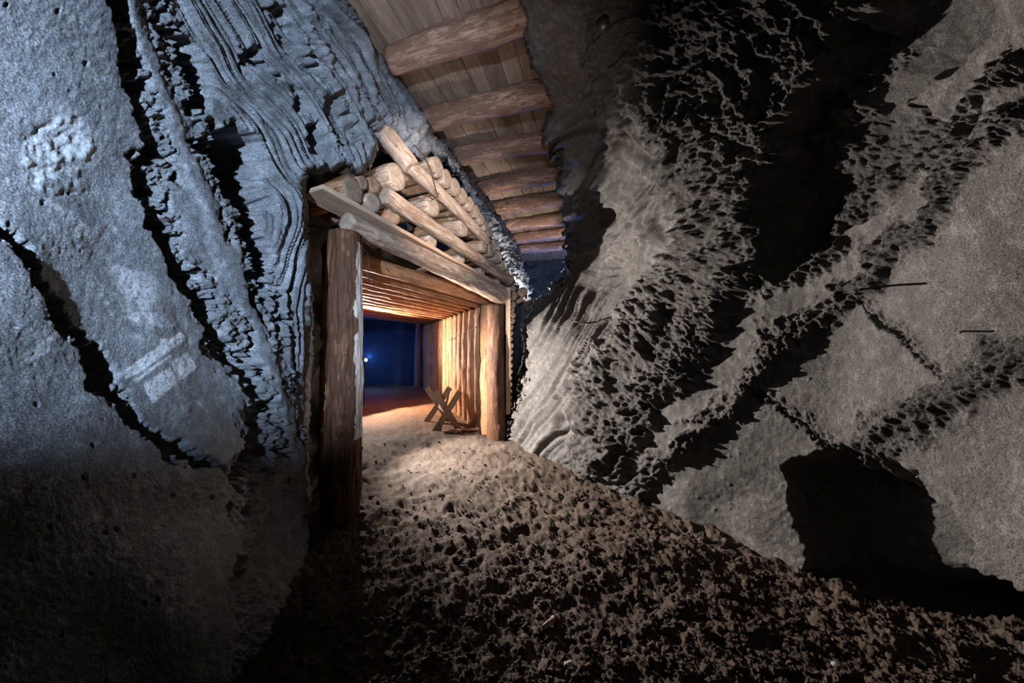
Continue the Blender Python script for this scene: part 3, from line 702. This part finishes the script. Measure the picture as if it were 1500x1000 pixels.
# ------------------------------------------------------------------ logs
def log(name, p0, p1, r0, r1, mat, end, seed=0, seg=26, step=0.045, wob=0.05, knots=4, bend=0.01, label=None, cat='log', group=None, parent=None, flat=0.0, rag=0.0, lit_peel=None):
    p0 = np.array(p0, float); p1 = np.array(p1, float); L = np.linalg.norm(p1 - p0)
    r = np.random.default_rng(seed + 500)
    nz = max(4, int(L / step)); z = np.linspace(0, L, nz); th = np.linspace(0, 2 * math.pi, seg, endpoint=False)
    TH, Z = np.meshgrid(th, z)
    R = r0 + (r1 - r0) * Z / L
    Q = np.stack([np.cos(TH) * 1.3, np.sin(TH) * 1.3, Z * 1.6], -1)
    R = R * (1 + wob * 1.5 * fbm(Q, 1.1, 3, .5, seed % 50)) * (1 + wob * 0.5 * fbm(Q * np.array([3, 3, 1.0]), 1.6, 3, .6, 7 + seed % 40))
    for k in range(knots):
        kz = r.uniform(0, L); kt = r.uniform(0, 6.28); kr = r.uniform(.02, .04); kh = r.uniform(.12, .3) * r0
        dt = np.abs((TH - kt + math.pi) % (2 * math.pi) - math.pi) * R
        R = R + kh * np.exp(-(dt ** 2 + (Z - kz) ** 2) / kr ** 2)
    bx = bend * np.sin(Z / L * math.pi * r.uniform(.8, 1.6) + r.uniform(0, 3)); by = bend * np.sin(Z / L * math.pi * r.uniform(.8, 1.6) + r.uniform(0, 3))
    if flat: R = np.where(np.sin(TH) < -0.4, R * (1 - flat), R)
    ch = np.exp(-Z / 0.006) + np.exp(-(L - Z) / 0.006)
    R = R * (1 - 0.06 * ch)
    Vt = np.stack([np.cos(TH) * R + bx, np.sin(TH) * R + by, Z], -1).reshape(-1, 3)
    F_ = []; i = lambda a, b: a * seg + b % seg
    for a in range(nz - 1):
        for b in range(seg): F_.append((i(a, b), i(a, b + 1), i(a + 1, b + 1), i(a + 1, b)))
    mi = [0] * len(F_)
    if lit_peel:                                    # a stripped face on one side, paled to carry the rim light: (angle from, angle to, z from, z to)
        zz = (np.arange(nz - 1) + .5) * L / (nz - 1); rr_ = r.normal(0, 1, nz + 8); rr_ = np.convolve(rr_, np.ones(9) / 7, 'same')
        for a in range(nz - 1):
            lo = lit_peel[0] + rr_[a] * .15
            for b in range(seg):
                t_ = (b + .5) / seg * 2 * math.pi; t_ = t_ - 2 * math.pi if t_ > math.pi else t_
                if lo < t_ < lit_peel[1] and lit_peel[2] < zz[a] < lit_peel[3]: mi[a * seg + b] = 2
    V = list(map(tuple, Vt))
    for a, sgn in ((0, -1), (nz - 1, 1)):
        ring = [i(a, b) for b in range(seg)]
        cxy = Vt[ring].mean(0)
        prev = ring
        for fr in (0.66, 0.33):
            nr = []
            for b in range(seg):
                q = cxy + (Vt[ring[b]] - cxy) * fr; q[2] += sgn * r.uniform(-0.5, 1) * (0.0015 + rag); V.append(tuple(q)); nr.append(len(V) - 1)
            for b in range(seg):
                f = (prev[b], prev[(b + 1) % seg], nr[(b + 1) % seg], nr[b]); F_.append(f if sgn > 0 else f[::-1]); mi.append(1)
            prev = nr
        V.append(tuple(cxy)); c = len(V) - 1
        for b in range(seg):
            f = (prev[b], prev[(b + 1) % seg], c); F_.append(f if sgn > 0 else f[::-1]); mi.append(1)
    # orientation: local z along the log, local y as near up as can be
    zd = (p1 - p0) / L; up = np.array([0, 0, 1.0]) if abs(zd[2]) < 0.9 else np.array([0, 1.0, 0])
    xd = np.cross(up, zd); xd /= np.linalg.norm(xd); yd = np.cross(zd, xd)
    o = mesh_np(name, np.array(V), F_, [mat, end, M['log_stripped_lit']], matidx=mi)
    mat_ = Matrix(((xd[0], yd[0], zd[0], p0[0]), (xd[1], yd[1], zd[1], p0[1]), (xd[2], yd[2], zd[2], p0[2]), (0, 0, 0, 1)))
    if parent: o.parent = parent
    o.matrix_world = mat_
    if label: tag(o, label, cat, group)
    return o

ORD = ['first', 'second', 'third', 'fourth', 'fifth', 'sixth', 'seventh', 'eighth', 'ninth', 'tenth', 'eleventh', 'twelfth', 'thirteenth', 'fourteenth', 'fifteenth', 'sixteenth', 'seventeenth', 'eighteenth', 'nineteenth', 'twentieth']

# roof beams
beams = [((577, 108), (772, 45), .150), ((640, 188), (797, 155), .150), ((683, 240), (812, 222), .145), ((715, 285), (816, 268), .145),
         ((735, 313), (820, 301), .14), ((752, 338), (822, 328), .14), ((762, 356), (825, 348), .14), ((769, 371), (826, 366), .14)]
bl = ['reddish-brown roof log nearest the camera, across the boarded ceiling', 'second roof log from the camera, under the boarded ceiling',
      'third roof log from the camera, under the boarded ceiling', 'fourth roof log from the camera, with streaky worn bark',
      'fifth roof log from the camera, darker and streaked', 'sixth roof log from the camera, greyed by the cold light',
      'seventh roof log, last but one before the dark blue passage', 'farthest roof log, dark blue, at the mouth of the blue passage']
for k, ((a, b), (c, d), r) in enumerate(beams):
    p = on_z(a, b, ZB); q = on_z(c, d, ZB); dd = (q - p) / np.linalg.norm(q - p)
    p = p - dd * (0.05 if k == 0 else .18) + ZUP * r; q = q + dd * 0.9 + ZUP * r
    log('roof_beam', p, q, r * (1.0 if k else .95), r * 1.06, M['log_beam'], M['end_brown'], seed=k * 3 + 1, wob=.09, knots=7, bend=.02, label=bl[k], cat='beam', group='log beams under the boarded ceiling')
# one more, above the frame, carries the boards on
log('roof_beam', (-1.9, 2.95, ZB + .15), (1.2, 1.9, ZB + .15), .15, .15, M['log_beam'], M['end_brown'], seed=77, label='roof log overhead, just above the top of the view', cat='beam', group='log beams under the boarded ceiling') if False else None

# mouth frame
lp = A0.copy()
log('log_post', (lp[0], lp[1], -0.12), (lp[0] + .035, lp[1], 2.47), .155, .135, M['log_bark'], M['end_brown'], seed=21, seg=150, step=.015, lit_peel=(-.50, .9, .80, 2.5), wob=.10, knots=9, bend=.015,
    label='thick brown barked log post with a stripped edge paled as if rim-lit, left of the gallery mouth', cat='post')
log('rear_post', P(np.array(479.), np.array(500.), 3.5) * np.array([1, 1, 0]) - ZUP * .1, P(np.array(480.), np.array(500.), 3.5) * np.array([1, 1, 0]) + ZUP * 2.45, .065, .06, M['log_brown'], M['end_brown'], seed=25, label='thin dark log standing just behind the thick left post', cat='post')
rp = RP
log('log_post', (rp[0], rp[1], -0.12), (rp[0], rp[1], 2.26), .16, .145, M['log_bark'], M['end_brown'], seed=22, seg=36, wob=.06, knots=6,
    label='thick log post at the right end of the gallery mouth, under the lintel', cat='post')
a = on_face(507, 326, 0.0); b = on_face(737, 433, 0.0)
log('lintel_log', a, b, .088, .145, M['log_pale'], M['end_pale'], seed=23, seg=40, step=.03, wob=.08, knots=10, bend=.02,
    label='long pale peeled lintel log across the two posts of the gallery mouth', cat='log')
# board on the lintel
def board(name, p0, p1, w, t, mat, label, cat, side=None, parent=None, taper=1.0, tone=.8):
    """box from p0 to p1; w across (along side), t thick (the third way)"""
    p0 = np.array(p0, float); p1 = np.array(p1, float); L = np.linalg.norm(p1 - p0); zd = (p1 - p0) / L
    side = np.array(side, float); side = side - zd * side.dot(zd); side /= np.linalg.norm(side); td = np.cross(zd, side)
    V = []; n = max(2, int(L / .08)); r = np.random.default_rng(int(abs(p0.sum()) * 1000) % 9999)
    for k in range(n + 1):
        f = k / n; ww = w * (1 + (taper - 1) * f); j = r.normal(0, .0012, 4); c = min(w, t) * .08
        for (x, y) in ((-1, -1), (1, -1), (1, 1), (-1, 1)):
            for (cx_, cy_) in (((c, 0), (0, c)) if (x * y) > 0 else ((0, c), (c, 0))):
                V.append((x * (ww / 2 - cx_) + j[0], y * (t / 2 - cy_) + j[1], f * L))
    F_ = []
    for k in range(n):
        for q in range(8): F_.append((k * 8 + q, k * 8 + (q + 1) % 8, (k + 1) * 8 + (q + 1) % 8, (k + 1) * 8 + q))
    F_.append(tuple(range(7, -1, -1))); F_.append(tuple(range(n * 8, n * 8 + 8)))
    o = mesh_np(name, np.array(V), F_, mat, smooth=False, attrs={'tone': np.full(len(V), tone)})
    m_ = Matrix(((side[0], td[0], zd[0], p0[0]), (side[1], td[1], zd[1], p0[1]), (side[2], td[2], zd[2], p0[2]), (0, 0, 0, 1)))
    if parent: o.parent = parent; o.matrix_parent_inverse = parent.matrix_world.inverted()
    o.matrix_world = m_
    if label: tag(o, label, cat)
    return o
a = on_face(474, 273, 0.10); b = on_face(741, 422, 0.10)
board('cover_board', a - N * .15, b - N * .15, .30, .045, M['board'], 'long sawn board lying above the lintel, carrying the stacked logs', 'board', side=N)
# long logs of the crib
a = on_face(553, 185, .06); b = on_face(604, 246, .07)
log('log', on_face(553, 186, -.25), b, .105, .10, M['log_pale'], M['end_pale'], seed=31, seg=32, wob=.06, knots=3, label='short thick log coming out of the rock at the top left of the stack', cat='log')
a = on_face(598, 240, .03); b = on_face(714, 352, 0.03)
log('log', a, b, .085, .075, M['log_pale'], M['end_pale'], seed=32, seg=32, step=.03, wob=.08, knots=8, bend=.015, label='upper long peeled log of the stack, between two rows of log ends', cat='log')
a = on_face(564, 287, .05); b = on_face(747, 411, .05)
log('log', a, b, .088, .082, M['log_pale'], M['end_pale'], seed=33, seg=32, step=.03, wob=.07, knots=9, bend=.015, label='lower long rough log of the stack, just above the cover board', cat='log')
# log ends: (px, py, vertical half size px, row, dark)
ends = [(518, 279, 22, 'low', 1), (532, 268, 11, 'low', 1), (549, 271, 12, 'low', 1), (548.6, 297.6, 15, 'low', 0), (577, 317, 14, 'low', 1), (634, 355, 11.5, 'low', 0), (677, 379, 9, 'low', 0), (708, 398, 7, 'low', 0), (731.5, 413.5, 5.5, 'low', 0),
        (582, 260, 21, 'mid', 0), (636, 303, 15.5, 'mid', 0), (680.5, 334, 14, 'mid', 0), (710, 361, 10.5, 'mid', 0), (721, 366, 11, 'mid', 0), (727, 358, 8, 'mid', 0), (731.5, 376, 11, 'mid', 0), (739.5, 389, 8.5, 'mid', 0), (746.5, 400.5, 7, 'mid', 0), (754, 409, 6, 'mid', 0),
        (642.7, 246, 16, 'top', 0), (656.4, 262, 14.5, 'top', 0), (668.8, 275, 14, 'top', 0), (679.5, 287, 13, 'top', 0), (690, 299, 11, 'top', 0), (699.3, 310.5, 10, 'top', 0), (706.5, 321, 9.5, 'top', 0), (713, 331, 9, 'top', 0), (718.5, 341, 8, 'top', 0)]
cnt = {'low': 0, 'mid': 0, 'top': 0}
special = {0: 'large dark split log end at the far left of the stack, on the board', 9: 'largest round pale log end, hanging below the short thick log',
           3: 'pale oval log end in front of the dark ones at left of the stack', 4: 'dark ridged log end wedged beside the lower long log',
           1: 'small dark log end behind the large split one', 2: 'small rounded dark log end left of the lower long log'}
rowname = {'low': 'row between cover board and lower long log', 'mid': 'row between the two long logs', 'top': 'top row, under the rock'}
for k, (px, py, rv, row, dk) in enumerate(ends):
    off = {'low': .0, 'mid': .03, 'top': -.02}[row] + (0.03 if k == 3 else 0)
    p = on_face(px, py, off); d = depth_of(p); r = rv * d / F * 0.93
    lab = special.get(k, '%s log end from the left in the %s' % (ORD[cnt[row]], rowname[row])); cnt[row] += 1
    yaw = rng.uniform(-.06, .06); ax = -N + U * yaw + ZUP * rng.uniform(-.03, .03); ax /= np.linalg.norm(ax)
    log('log', p, p + ax * rng.uniform(.75, .88), r, r * .95, M['log_brown'] if dk else M['log_pale'], M['end_brown'] if dk else M['end_pale'], seed=100 + k, seg=24, step=.06,
        wob=.035 if not dk else .09, knots=0, label=lab, cat='log', group='log ends of the crib above the gallery mouth', rag=.006 if dk else .0)

# crib of log ends right of the right post
CD = 6.25
def at_d(px, py, d): return P(np.array(float(px)), np.array(float(py)), d)
board('upright_board', at_d(744.5, 606, 5.75) , at_d(744.5, 421, 5.75), .075, .05, M['board'], 'narrow upright board beside the right post, in front of the log ends', 'board', side=(1, 0, 0))
crib = [(766.5, 427.5, 7.4), (753, 433, 7.2), (752, 422.5, 4.8), (751.5, 446.5, 5.6), (751, 454, 4.4), (752.5, 462, 4.3), (751, 470.5, 4.4), (749.5, 479, 4.7), (749, 488, 4.2), (748.5, 497, 4.6),
        (749, 506.5, 4.6), (748.5, 516, 4.6), (748, 525.5, 4.6), (748.5, 535, 4.6), (748, 544.5, 4.6), (747.5, 554, 4.6), (747.5, 563.5, 4.6), (747, 573, 4.6), (747, 582.5, 4.6), (746.5, 592, 4.6)]
cl = {0: 'round dark log end at the very top right of the crib, beside the rock', 1: 'large cracked log end just right of the upright board top', 2: 'half-hidden log end on top of the crib behind the board'}
for k, (px, py, rv) in enumerate(crib):
    p = at_d(px, py, CD); r = rv * CD / F * .97
    log('crib_log', p, p + np.array([-.12, .99, 0]) * .45, r, r, M['log_brown'], M['end_brown'], seed=200 + k, seg=20, step=.1, knots=1,
        label=cl.get(k, '%s brown log end from the top in the column right of the mouth' % ORD[k]), cat='log', group='log ends stacked right of the gallery mouth')
board('wood_wedge', at_d(757, 443, 6.1), at_d(766, 437, 6.1), .07, .06, M['board'], 'small wooden wedge tucked under the top right log end', 'wedge', side=(0, 1, 0))
slab_wall('wall_back_right', (0.30, 6.75, 0), (-0.6, 6.2, 0), -0.1, 2.6, M['rock_dark'], 0.06, seed=317)
slab_wall('wall_notch', (0.12, 6.75, 0), (0.5, 6.35, 0), -0.1, 2.45, M['rock_right'], 0.06, .04, seed=319)

# ------------------------------------------------------------------ gallery frames
sp = [0.48, 0.95, 1.43, 1.93, 2.44, 2.92, 3.42, 3.88, 4.38, 4.88, 5.36, 5.85, 6.34, 6.83, 7.32, 7.8, 8.25]
for k, s in enumerate(sp):
    rz = RISE * s
    r = rng.uniform(.105, .13) if k < 9 else rng.uniform(.15, .2)
    p = gal(s, 0.0 + rng.uniform(-.02, .02), 0); top = 2.30 + rz
    log('gallery_post', (p[0], p[1], -0.08), (p[0] + rng.normal(0, .01), p[1], top), r * 1.08, r * .95, M['log_orange'], M['end_brown'], seed=300 + k, seg=26, step=.05, wob=.10, knots=8, bend=.015,
        label='%s orange-brown log post behind the mouth along the right side of the gallery' % ORD[k], cat='post', group='posts along the right side of the gallery')
caps = [0.55, 1.05, 1.55, 2.05, 2.55, 3.1, 3.6, 4.15, 4.7, 5.25, 5.85, 6.5, 7.2, 7.9]
for k, s in enumerate(caps):
    rz = RISE * s; r = .085 + rng.uniform(-.008, .01)
    p = gal(s, -.12, 2.30 + rz + r); q = gal(s, GW - .08, 2.36 + rz + r)
    log('cap_log', p, q, r, r, M['log_orange'], M['end_brown'], seed=340 + k, seg=22, step=.05, wob=.09, knots=7, bend=.015,
        label='%s cap log under the gallery ceiling, counted inward from the lintel' % ORD[k], cat='log', group='cap logs of the gallery ceiling')
# lagging poles over the caps
for k in range(0):
    pass
# back post at the far end, in the blue dark
p = gal(GL + .45, 0.45, 0)
log('far_post', (p[0], p[1], 0.05), (p[0] + .05, p[1], 2.75), .17, .15, M['log_brown'], M['end_brown'], seed=390, label='dark bluish post standing at the far end of the gallery', cat='post')

# ------------------------------------------------------------------ sawbuck
sb = bpy.data.objects.new('sawhorse', None); col.objects.link(sb)
base_z = float(floor_z(np.array([-1.35]), np.array([6.9]))[0])
sb.location = (-1.36, 6.85, base_z); bpy.context.view_layer.update()
tag(sb, 'dull brown wooden sawhorse with two crossed X frames on the gallery floor', 'sawhorse')
def xframe(cp, w, h, z0):
    fw = np.array([1.0, 0.06, 0]); dp = np.array([-.06, 1.0, 0])
    for s, o in ((1, -.016), (-1, .016)):
        a = np.array(cp) - fw * s * w / 2 + dp * o + ZUP * z0; b = np.array(cp) + fw * s * w / 2 + dp * o + ZUP * (z0 + h)
        board('leg', a, b, .115, .03, M['trestle'], None, None, side=fw, parent=sb, tone=.9)
x0 = np.array([-1.23, 6.55, 0]); x1 = np.array([-1.58, 7.35, 0])
z_0 = float(floor_z(np.array([x0[0]]), np.array([x0[1]]))[0]); z_1 = float(floor_z(np.array([x1[0]]), np.array([x1[1]]))[0])
xframe(x0, .47, .76, z_0 - .01); xframe(x1, .50, .74, z_1 - .01)
board('rail', x0 + ZUP * (z_0 + .36) + (x0 - x1) * .04, x1 + ZUP * (z_1 + .36) - (x0 - x1) * .04, .10, .035, M['trestle'], None, None, side=ZUP, parent=sb)
board('brace', x0 + np.array([-.13, -.06, z_0]), x0 + np.array([0.02, .04, z_0 + .74]), .035, .06, M['trestle'], None, None, side=(1, 0, 0), parent=sb)
# plank lying at its foot
pz = float(floor_z(np.array([-.95]), np.array([6.35]))[0])
board('floor_plank', np.array([-1.25, 6.30, pz + .035]), np.array([-.62, 6.42, pz + .05]), .09, .03, M['board'], 'short plank lying on the floor at the foot of the sawhorse', 'plank', side=(0, 1, 0))

# ------------------------------------------------------------------ wires, rods, sticks
def tube(name, pts, r, mat, label=None, cat=None, seg=8, parent=None):
    pts = np.array(pts, float); n = len(pts); V = []; F_ = []
    for k in range(n):
        t = pts[min(k + 1, n - 1)] - pts[max(k - 1, 0)]; t /= np.linalg.norm(t)
        up = np.array([0, 0, 1.0]) if abs(t[2]) < .9 else np.array([1.0, 0, 0]); a = np.cross(t, up); a /= np.linalg.norm(a); b = np.cross(t, a)
        rr = r[k] if hasattr(r, '__len__') else r
        for q in range(seg):
            th = 2 * math.pi * q / seg; V.append(pts[k] + (a * math.cos(th) + b * math.sin(th)) * rr)
    for k in range(n - 1):
        for q in range(seg): F_.append((k * seg + q, k * seg + (q + 1) % seg, (k + 1) * seg + (q + 1) % seg, (k + 1) * seg + q))
    F_.append(tuple(range(seg - 1, -1, -1))); F_.append(tuple(range((n - 1) * seg, n * seg)))
    o = mesh_np(name, np.array(V), F_, mat)
    if parent: o.parent = parent
    if label: tag(o, label, cat)
    return o
w = [on_face(607, 212, .10), on_face(620, 226, .12), on_face(632, 252, .13), on_face(636, 268, .12), on_face(641, 288, .11), on_face(634, 292, .10), on_face(625, 286, .10)]
tube('wire', w, .006, M['wire'], 'dark wire bent round the upper long log of the stack', 'wire')
w = []
for k, s in enumerate([.6, .95, 1.3, 1.7, 2.2, 2.6, 3.0, 3.5]):
    p = gal(s, .17, 1.98 - .06 * s + (.03 if k % 2 else 0)); w.append(p)
tube('wire', w, .007, M['wire'], 'barbed wire strung along the gallery posts right of the sawhorse', 'wire')
w = [at_d(531, 362, 2.90), at_d(539, 372, 2.88), at_d(540, 390, 2.88), at_d(539, 405, 2.88), at_d(543, 413, 2.9), at_d(548, 411, 2.92), at_d(546, 405, 2.93)]
tube('wire', w, .004, M['wire'], 'thin hooked wire hanging at the top of the thick left post', 'wire')
def rod(px0, py0, px1, py1, d0, d1, r, label, name='iron_rod', mat='steel'):
    a = at_d(px0, py0, d0); b = at_d(px1, py1, d1)
    return tube(name, [a, (a * .5 + b * .5) + ZUP * .004, b], r, M[mat], label, 'rod')
rod(1258, 424, 1253, 428, 2.02, 1.82, .006, 'short iron rod sticking out of the smooth slab above the long crack')
rod(1412, 486, 1406, 487, 1.56, 1.46, .004, 'thin iron rod sticking out of the slab at the right edge')
tube('bent_wire', [at_d(832, 476, 4.75), at_d(841, 471, 4.6), at_d(850, 472, 4.55), at_d(862, 473, 4.5), at_d(875, 471, 4.5)], .010, M['wire'], 'bent dark wire lying across the striated rock chute', 'wire')
# anchor bolt in the upper rock
def anchor():
    p = at_d(884, 38, 2.72); root = bpy.data.objects.new('rock_bolt', None); col.objects.link(root); root.location = p; bpy.context.view_layer.update()
    tag(root, 'steel anchor bolt with a round plate high in the dark rock', 'bolt')
    d = (CAM - p) / np.linalg.norm(CAM - p)
    for nm, r, t0, t1, m in (('plate', .05, 0, .012, 'steel'), ('nut', .022, .012, .035, 'steel_bright'), ('shaft', .011, -.2, .06, 'steel_bright')):
        o = tube(nm, [d * t0, d * (t0 + t1) * .5, d * t1], r, M[m], seg=6 if nm == 'nut' else 20, parent=root)
anchor()
q = on_z(798, 912, .05); q2 = on_z(812, 888, .06)
for v_ in (q, q2): v_[2] = float(floor_z(v_[0:1], v_[1:2])[0]) + .02
log('stick', q, q2, .012, .009, M['log_pale'], M['end_pale'], seed=410, seg=12, step=.02, label='short broken stick lying on the soil in the foreground', cat='stick')
for (px, py, s, lab) in ((833, 968, .017, 'rounded grey stone half sunk in the soil at the bottom'), (1168, 990, .008, 'tiny white pebble near the bottom edge of the floor'), (1222, 962, .012, 'small grey pebble on the dark soil at the lower right')):
    p = on_z(px, py, .02); p[2] = float(floor_z(p[0:1], p[1:2])[0]) + s * .5
    st = mesh_np('pebble', sv * s * np.array([1.2, 1, .8]) * (1 + .1 * rng.standard_normal((len(sv), 1))), sf, M['rock_left'], attrs={'rough': np.zeros(len(sv)), 'paint': np.ones(len(sv))})
    st.location = p; tag(st, lab, 'pebble', 'pebbles on the floor')

# small work lamp deep in the gallery, its edge just showing past the post
lamp_p = at_d(534.5, 527, 9.0)
lr = bpy.data.objects.new('work_lamp', None); col.objects.link(lr); lr.location = lamp_p; bpy.context.view_layer.update()
tag(lr, 'small cold white lamp glinting past the left post, deep in the gallery', 'lamp')
tube('lamp_body', [(-.05, .03, 0), (0.02, 0, 0)], .05, M['black_plastic'], parent=lr, seg=20)
tube('lens', [(.02, 0, 0), (.035, -.008, 0)], .042, M['lens'], parent=lr, seg=20)
zf = float(floor_z(np.array([lamp_p[0]]), np.array([lamp_p[1]]))[0]) - lamp_p[2]
tube('stand', [(-.02, .02, -.04), (-.02, .02, zf)], .012, M['black_plastic'], parent=lr)

# ------------------------------------------------------------------ lights
def light(kind, name, loc, power, color, size=.05, target=None, angle=None, blend=.5, shape=None):
    d = bpy.data.lights.new(name, kind); d.energy = power; d.color = color
    if kind in ('POINT', 'SPOT'): d.shadow_soft_size = size
    if kind == 'AREA': d.size = size
    if kind == 'SPOT': d.spot_size = math.radians(angle); d.spot_blend = blend
    o = bpy.data.objects.new(name, d); col.objects.link(o); o.location = loc
    if target is not None:
        o.rotation_euler = (Vector(target) - Vector(loc)).to_track_quat('-Z', 'Y').to_euler()
    return o
NEUT = (1.0, .93, .88); WARM = (1.0, .66, .40); COLD = (.56, .74, 1.0); BLUE = (.02, .16, 1.0)
# just inside the mouth, hidden by the left post: floor, right wall
l5 = at_d(519, 520, 5.0)
light('SPOT', 'mouth_light', l5, 1720, NEUT, .035, target=tuple(l5 + np.array([math.cos(.17), -math.sin(.17), -.20])), angle=106, blend=.6)
# deeper in the gallery
l1 = at_d(529, 512, 8.6)
light('SPOT', 'gallery_light', l1, 1250, (1.0, .88, .79), .06, target=(-1.3, 7.4, 1.7), angle=145, blend=.2)
# cold light grazing the left wall
light('SPOT', 'cold_light', (-.45, -1.4, 1.9), 1600, COLD, .03, target=(-2.0, 3.0, 3.0), angle=64, blend=.6)
# light on the log stack from behind the camera
light('SPOT', 'stack_light', (1.4, 1.0, 3.0), 1200, (1.0, .87, .78), .03, target=tuple(on_face(640, 296)), angle=31, blend=.6)
# unseen fill added low behind the right door post, raking the left post's inner side
light('SPOT', 'post_fill', at_d(717, 500, 6.0), 110, NEUT, .02, target=(-1.38, 2.98, 1.55), angle=34, blend=.5)
# below the far roof, behind the rock ridge: roof boards and beams from beneath
light('POINT', 'roof_light', at_d(797, 455, 6.9), 480, (.98, .93, .92), .05)
light('SPOT', 'roof_front_fill', (.1, .1, 1.0), 190, (1.0, .86, .78), .05, target=(-.35, 4.4, 4.7), angle=44, blend=.6)  # unseen fill by the camera, added to brighten the roof from the front
# blue light far down both passages
light('POINT', 'blue_gallery_light', at_d(541, 522, 12.4), 85, (.06, .22, 1.0), .03)
light('POINT', 'blue_passage_light', (.9, 9.9, 3.2), 190, (.05, .25, 1.0), .15)
# the air deep in the gallery is dusty
c8 = [gal(5.2, .4, .25), gal(8.2, GW - .1, .3), gal(GL + 3.4, GW - .1, .35), gal(GL + .2, .4, .35)]
hv = np.array(c8 + [c + ZUP * 1.95 for c in c8])
hz = NT('dusty_air'); hz.t.nodes.remove(hz.b); vs = hz.t.nodes.new('ShaderNodeVolumeScatter'); vs.inputs['Density'].default_value = .016
vs.inputs['Color'].default_value = (.9, .93, 1, 1); hz.t.links.new(vs.outputs[0], [n for n in hz.t.nodes if n.type == 'OUTPUT_MATERIAL'][0].inputs['Volume'])
haze = mesh_np('dusty_air', hv, [(0, 1, 2, 3), (4, 7, 6, 5), (0, 4, 5, 1), (1, 5, 6, 2), (2, 6, 7, 3), (3, 7, 4, 0)], hz.m, smooth=False)
tag(haze, 'faint bluish dust haze hanging deep in the gallery', 'haze', kind='stuff')
world = bpy.data.worlds.new('world'); scene.world = world; world.use_nodes = True
world.node_tree.nodes['Background'].inputs[0].default_value = (.25, .35, .6, 1); world.node_tree.nodes['Background'].inputs[1].default_value = .004

scene.view_settings.view_transform = 'Standard'; scene.view_settings.look = 'None'
scene.view_settings.exposure = 0.0; scene.view_settings.gamma = 1.0; scene.view_settings.use_curve_mapping = False
scene.cycles.max_bounces = 6; scene.cycles.diffuse_bounces = 2
